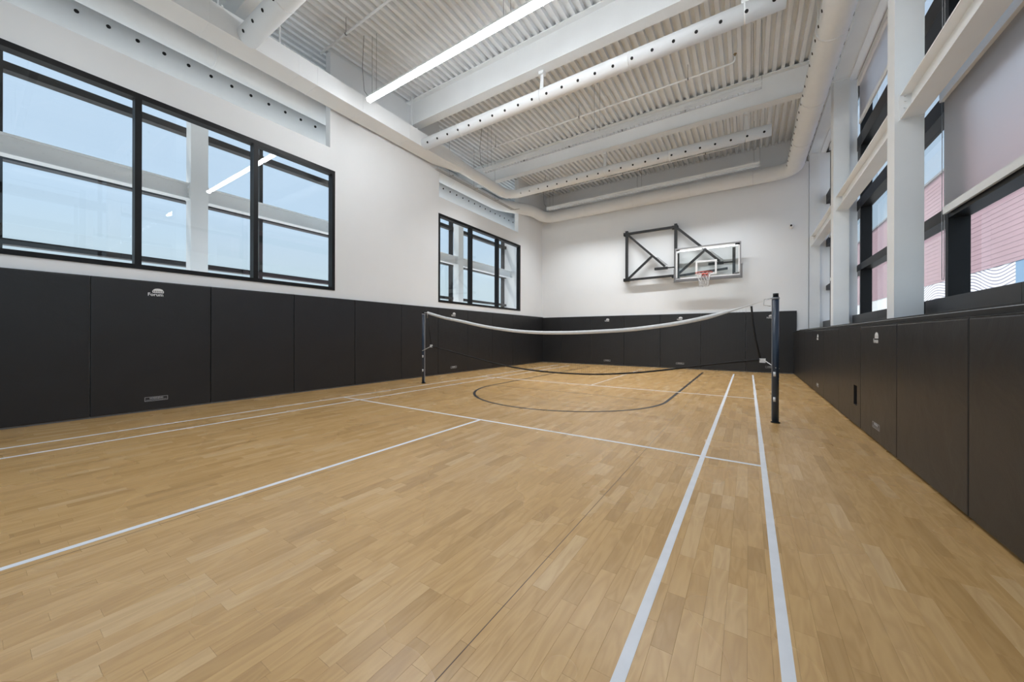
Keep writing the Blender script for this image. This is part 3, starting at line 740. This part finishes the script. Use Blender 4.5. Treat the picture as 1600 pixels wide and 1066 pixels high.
# ------------------------------------------------------------------ ducts
def holes_along(X0, X1, step, Y, Z, r, ang, hr=.026):
    b = MB(); nrm = Vector((0, -math.cos(ang), -math.sin(ang))); x = X0
    while x <= X1:
        b.disc(Vector((x, Y, Z)) + nrm * r, nrm, hr); x += step
    return b
for i, (Yd, Zd, rd, lb, x0h) in enumerate(((2.50, 5.84, .150, 'white perforated duct running from the top left corner', -6.50), (6.26, 5.81, .132, 'white perforated duct under the deep beam beyond the lit lamps', -6.47), (10.00, 5.76, .130, 'white perforated duct beyond the middle roof beam, ending in an elbow', -6.47))):
    t = thing('supply_duct', lb, 'duct', (-3, Yd, Zd - rd), group='perforated ducts across the ceiling')
    XR = .43 if i else .3
    if i < 2:
        part('tube', MB().tube([(-6.675, Yd, Zd), (XR, Yd, Zd)], rd, 28), M['duct'], t)
    else:
        R = .42; XE = -6.72; pts = [(XE, 7.60, 5.80), (XE, 8.6, 5.785)] + [(XE + R - R * math.cos(a), Yd - R + R * math.sin(a), Zd) for a in [math.pi / 2 * k / 10 for k in range(11)]] + [(XR, Yd, Zd)]
        part('tube', MB().tube(pts, [.155, .15] + [.145] * 5 + [.135] * 6 + [rd], 28), M['duct'], t)
        b = MB(); A = [(-7.13, 6.95, 5.72), (-6.68, 6.95, 5.72), (-6.68, 6.95, 6.07), (-7.13, 6.95, 6.07)]
        n = 24; ringv = []
        for k in range(n):
            a = 2 * math.pi * k / n; ca, sa = math.cos(a), math.sin(a); m_ = max(abs(ca), abs(sa))
            b.v.append((-6.905 + .225 * ca / m_, 6.95, 5.895 + .175 * sa / m_))
        for k in range(n):
            a = 2 * math.pi * k / n; b.v.append((XE + .158 * math.cos(a), 7.64, 5.80 + .158 * math.sin(a)))
        for k in range(n): b.f.append((k, (k + 1) % n, n + (k + 1) % n, n + k)); b.sm.append(False)
        part('transition', b, M['duct'], t)
    part('nozzle_holes', holes_along(x0h, XR - .1, .322, Yd, Zd, rd, math.radians(28), .024), M['hole'], t, kind='stuff')
    bd = MB()
    xx = -3.45
    hx = (-3.42, -.05) if i else (-3.4,)
    for xk in hx + (-5.5, -1.7): part('joint_band', MB().tube([(xk - .012, Yd, Zd), (xk + .012, Yd, Zd)], rd + .004, 28), M['duct'], t)
    for xk in hx:
        h = MB(); h.bar((xk - .03, Yd + .02, Zd + rd - .01), (xk, Yd + .03, 6.31), .012, .05); h.bar((xk + .03, Yd - .02, Zd + rd - .01), (xk, Yd + .03, 6.31), .012, .05); h.box((xk - .05, Yd - .03, 6.25), (xk + .05, Yd + .09, 6.31))
        part('hanger', h, M['steel'], t)

tk = thing('supply_duct', 'long rectangular white trunk duct along the left wall', 'duct', (-6.9, 3, 5.72))
part('trunk', MB().box((-7.13, YN, 5.72), (-6.68, 6.95, 6.07)), M['duct'], tk)
for Yj in (-.6, .75, 2.02, 3.29, 3.62, 4.56, 5.80):
    part('joint_band', MB().box((-7.133, Yj - .012, 5.7165), (-6.6765, Yj + .012, 6.0735)), M['duct'], tk)
for Yj in (.6, 2.16, 3.04, 4.9, 6.0):
    h = MB(); h.box((-6.86, Yj - .012, 6.07), (-6.84, Yj + .012, ZD)); h.box((-7.14, Yj - .012, 6.07), (-6.67, Yj + .012, 6.09)); part('hanger_strap', h, M['steel'], tk)

RP = .205
t = thing('supply_duct', 'large round white duct ringing the room past the back wall', 'duct', (0, 6, ZC - RP))
XR_, YBk = 1.085, 13.05; R = .42
pts = [(XR_, YN, ZC), (XR_, 3, ZC), (XR_, 8, ZC)] + [(XR_ - R + R * math.cos(a), YBk - R + R * math.sin(a), ZC) for a in [math.pi / 2 * k / 8 for k in range(9)]]
XW = -6.92
pts += [(XW + R - R * math.sin(a), YBk - R + R * math.cos(a), ZC) for a in [math.pi / 2 * k / 8 for k in range(9)]]
sb = [(XW, 12.15, ZC)]
for k in range(1, 11):
    s = k / 10; e = s * s * (3 - 2 * s); sb.append((XW + (-7.66 - XW) * e, 12.15 - 1.65 * s, ZC))
pts += sb + [(-7.66, 8.0, ZC), (-7.66, 4, ZC), (-7.66, YN + .02, ZC)]
rs = [RP] * len(pts)
part('tube', MB().tube(pts, rs, 32), M['duct'], t)
# spiral seams as thin rings
b = MB(); y = YN + .3
while y < 12.4:
    b.tube([(XR_, y, ZC), (XR_, y + .008, ZC)], RP + .0022, 32, False); y += .13
part('spiral_seam', b, M['duct'], t, kind='stuff')
for y in (.4, 3.6, 7.35, 9.3, 11.1): part('joint_band', MB().tube([(XR_, y - .02, ZC), (XR_, y + .02, ZC)], RP + .006, 32), M['duct'], t)
for x in (-5.2, -3.4, -1.6, .1): part('joint_band', MB().tube([(x - .015, YBk, ZC), (x + .015, YBk, ZC)], RP + .004, 32), M['duct'], t)
for y in (-.5, 2.35, 5.6, 8.2): part('joint_band', MB().tube([(-7.66, y - .015, ZC), (-7.66, y + .015, ZC)], RP + .004, 32), M['duct'], t)
b = MB(); y = YN + .5
while y < 12.7:
    for s in (-1, 1):
        nr = Vector((s * math.cos(.22), 0, -math.sin(.22))); b.disc(Vector((XR_, y, ZC)) + nr * RP, nr, .024)
    y += .315
part('nozzle_holes', b, M['hole'], t, kind='stuff')
for y in (2.2, 4.0, 8.75, 10.4): part('hanger_rod', MB().tube([(-7.66, y, ZC + RP - .01), (-7.66, y, ZD)], .006, 6), M['steel'], t)
for y in (1.5, 4.6, 7.9, 11.2): part('hanger_rod', MB().tube([(XR_ - .12, y, ZC + .15), (XR_ - .12, y, ZD)], .005, 6), M['steel'], t)
t = thing('supply_duct', 'white perforated duct seen through the high openings over the left windows', 'duct', (-8.45, 5, ZC - .2))
part('tube', MB().tube([(-8.45, YN + .02, ZC), (-8.45, YU - .1, ZC)], .245, 28), M['duct'], t)
b = MB(); y = .60 - 6 * .3155
while y < 13.2:
    nr = Vector((math.cos(.22), 0, -math.sin(.22))); b.disc(Vector((-8.45, y, ZC)) + nr * .245, nr, .026); y += .3155
part('nozzle_holes', b, M['hole'], t, kind='stuff')

# conduits under the trunk beyond the rectangular part
cd = thing('conduit_rack', 'thin grey conduits under the trunk above the far left window', 'conduit', (-7.05, 9, 5.6))
for k in range(3): part('conduit', MB().tube([(-7.10 + .05 * k, 7.0, 5.60 - .0 * k), (-7.10 + .05 * k, 10.75 + .05 * k, 5.60), (-6.9 + .05 * k, 10.85, 5.60)], .011, 8), M['conduit'], cd)
for y in (7.6, 8.7, 9.8): part('hanger_rod', MB().tube([(-7.12, y, 5.61), (-7.12, y, ZD)], .005, 5), M['conduit'], cd)
for y in (7.6, 8.7, 9.8): part('clamp', MB().box((-7.14, y - .02, 5.61), (-6.96, y + .02, 5.625)), M['conduit'], cd)

# ------------------------------------------------------------------ lamp rows
def lamp_row(Y, lit, lab, x0=-6.24, n=5, zb=5.70, grp='linear lamp rows', deep=False):
    t = thing('linear_lamp', lab, 'lamp', (-3, Y, zb), group=grp)
    L = 1.288
    for k in range(n):
        a, c = x0 + k * L, x0 + (k + 1) * L - .012
        if deep:   # skirts, baffles and louvres added to hide the glowing lens
            part('diffuser', MB().box((a + .01, Y - .042, zb + .060), (c - .01, Y + .042, zb + .068)), M['added_glow'], t, 'recessed lens with added glow')
            for s in (-1, 1):
                part('added_skirt', MB().box((a, Y + s * .047, zb - .004), (a + L - .002, Y + s * .052, zb + .07)), M['steel'], t)
                part('added_baffle', MB().box((a, Y + s * .043, zb - .004), (a + L, Y + s * .0469, zb + .069)), M['added_baffle'], t, 'added grey inner strip')
            lv = MB(); nb = 14
            for q_ in range(nb + 1):
                xq = a + (L) * q_ / nb; lv.box((xq - .002, Y - .043, zb - .002), (xq + .002, Y + .043, zb + .058))
            part('added_louvre', lv, M['added_baffle'], t, 'added grey cross louvre', kind='stuff')
            part('housing', MB().box((a, Y - .06, zb + .070), (c, Y + .06, zb + .105)), M['steel'], t)
            part('coupler', MB().box((c, Y - .062, zb + .071), (c + .012, Y + .062, zb + .107)), M['steel'], t)
            continue
        b = MB(); prof = [(-.052, .05), (-.050, .018), (-.032, .0), (.032, 0), (.050, .018), (.052, .05)]
        for xx in (a, c): b.v += [(xx, Y + p, zb + z) for p, z in prof]
        for i in range(6): b.f.append((i, (i + 1) % 6, 6 + (i + 1) % 6, 6 + i)); b.sm.append(False)
        b.f.append(tuple(range(6))); b.sm.append(False); b.f.append(tuple(range(11, 5, -1))); b.sm.append(False)
        part('diffuser', b, M['lamp'] if lit else M['lens_off'], t, 'bright lit diffuser' if lit else None)
        part('housing', MB().box((a, Y - .06, zb + .051), (c, Y + .06, zb + .085)), M['steel'], t)
        part('coupler', MB().box((c, Y - .056, zb + .004), (c + .012, Y + .056, zb + .085)), M['steel'], t)
    if deep:   # light added to brighten the room, narrowed so the view misses it
        ld = bpy.data.lights.new('added_row_light', 'AREA'); ld.shape = 'RECTANGLE'; ld.size = n * L - .02; ld.size_y = .084
        ld.energy = FILL_NEAR if Y < 2 else FILL_DEEP; ld.spread = math.radians(118); ld.color = (.94, .972, 1.0)
        lo = bpy.data.objects.new('added_row_light', ld); C.objects.link(lo); lo.parent = t
        lo.location = (x0 + n * L / 2 + 3, 0, -.006)
    for k in (.08, 2.5, 4.9):
        xk = x0 + k * L
        for dx in (0, .13): part('hanger_cable', MB().tube([(xk + dx, Y, zb + .08), (xk + dx, Y, ZD)], .003, 5), M['greypad'], t)
    q = MB().tube([(x0 + .02, Y, zb + .07), (x0 - .12, Y - .02, zb + .25), (x0 - .14, Y - .05, zb + .7), (x0 - .02, Y - .1, ZD)], .005, 6)
    part('power_cord', q, M['greypad'], t)
lamp_row(4.40, True, 'row of brightly lit white tubes under the ceiling', x0=-6.27)
lamp_row(.70, False, 'added unseen lamp row with side skirts above the camera', deep=True)  # unseen row added to light the near floor
lamp_row(8.10, False, 'white lamp row with added light and skirts before the middle roof beam', deep=True)  # real row that hangs unlit; its light and skirts are added
lamp_row(11.80, False, 'white lamp row with added light and skirts near the back wall', x0=-6.19, deep=True)  # same here: added light on an unlit row, for the far half

# ------------------------------------------------------------------ sprinkler pipes
for Y, Z, lb in ((3.87, 6.64, 'white sprinkler pipe under the deck before the lit lamps'), (8.57, 6.64, 'white sprinkler pipe in front of the middle roof beam'), (12.38, 6.64, 'white sprinkler pipe near the back wall')):
    t = thing('sprinkler_pipe', lb, 'pipe', (-3, Y, Z), group='sprinkler pipes under the roof deck')
    part('pipe', MB().tube([(-7.05, Y, Z), (-.30, Y, Z), (-.25, Y, Z + .02), (-.235, Y, Z + .06), (-.235, Y, Z + .12)], .019, 10), M['steel'], t)
    q = MB()
    for x in (-.235,): q.tube([(x, Y, Z + .12), (x, Y, Z + .16)], .014, 8); q.tube([(x, Y, Z + .17), (x, Y, Z + .175)], .03, 10); q.bar((x - .02, Y, Z + .15), (x - .02, Y, Z + .175), .006, .006); q.bar((x + .02, Y, Z + .15), (x + .02, Y, Z + .175), .006, .006)
    part('sprinkler_head', q, M['brass'], t, 'brass sprinkler head')
    for x in (-6.2, -3.6, -1.1):
        q = MB(); q.tube([(x, Y, Z + .02), (x, Y, ZD)], .004, 5); q.tube([(x - .012, Y, Z), (x + .012, Y, Z)], .025, 10)
        part('pipe_hanger', q, M['greypad'], t)

# ------------------------------------------------------------------ outside
gr = single('ground', MB().box((-120, -120, -.6), (120, 120, -.3)), M['ground'], 'grey paved ground outside the windows', 'ground', kind='structure')
rb = thing('red_building', 'red clad building with wavy mural base outside the right windows', 'building', (11, 40, -.3))
part('upper_wall', MB().box((9.0, 8, 4.16), (15, 75, 10.2)), M['red'], rb)
q = MB(); z = 4.3
while z < 10.1:
    q.box((8.992, 8, z), (9.0, 75, z + .05)); z += .22
part('cladding_ribs', q, M['red'], rb, kind='stuff')
part('roof_cap', MB().box((8.93, 7.95, 10.2), (15.05, 75.05, 10.32)), M['greyfr'], rb)
part('mural_wall', MB().box((9.02, 23.3, -.3), (14.9, 37, 4.16)), M['mural'], rb, 'white wall with dark wavy lines')
part('blue_panel', MB().box((9.02, 8, -.3), (14.9, 23.3, 4.16)), M['blue'], rb, 'blue wall panel')
part('pale_wall', MB().box((9.02, 37, -.3), (14.9, 75, 4.16)), M['pale'], rb)
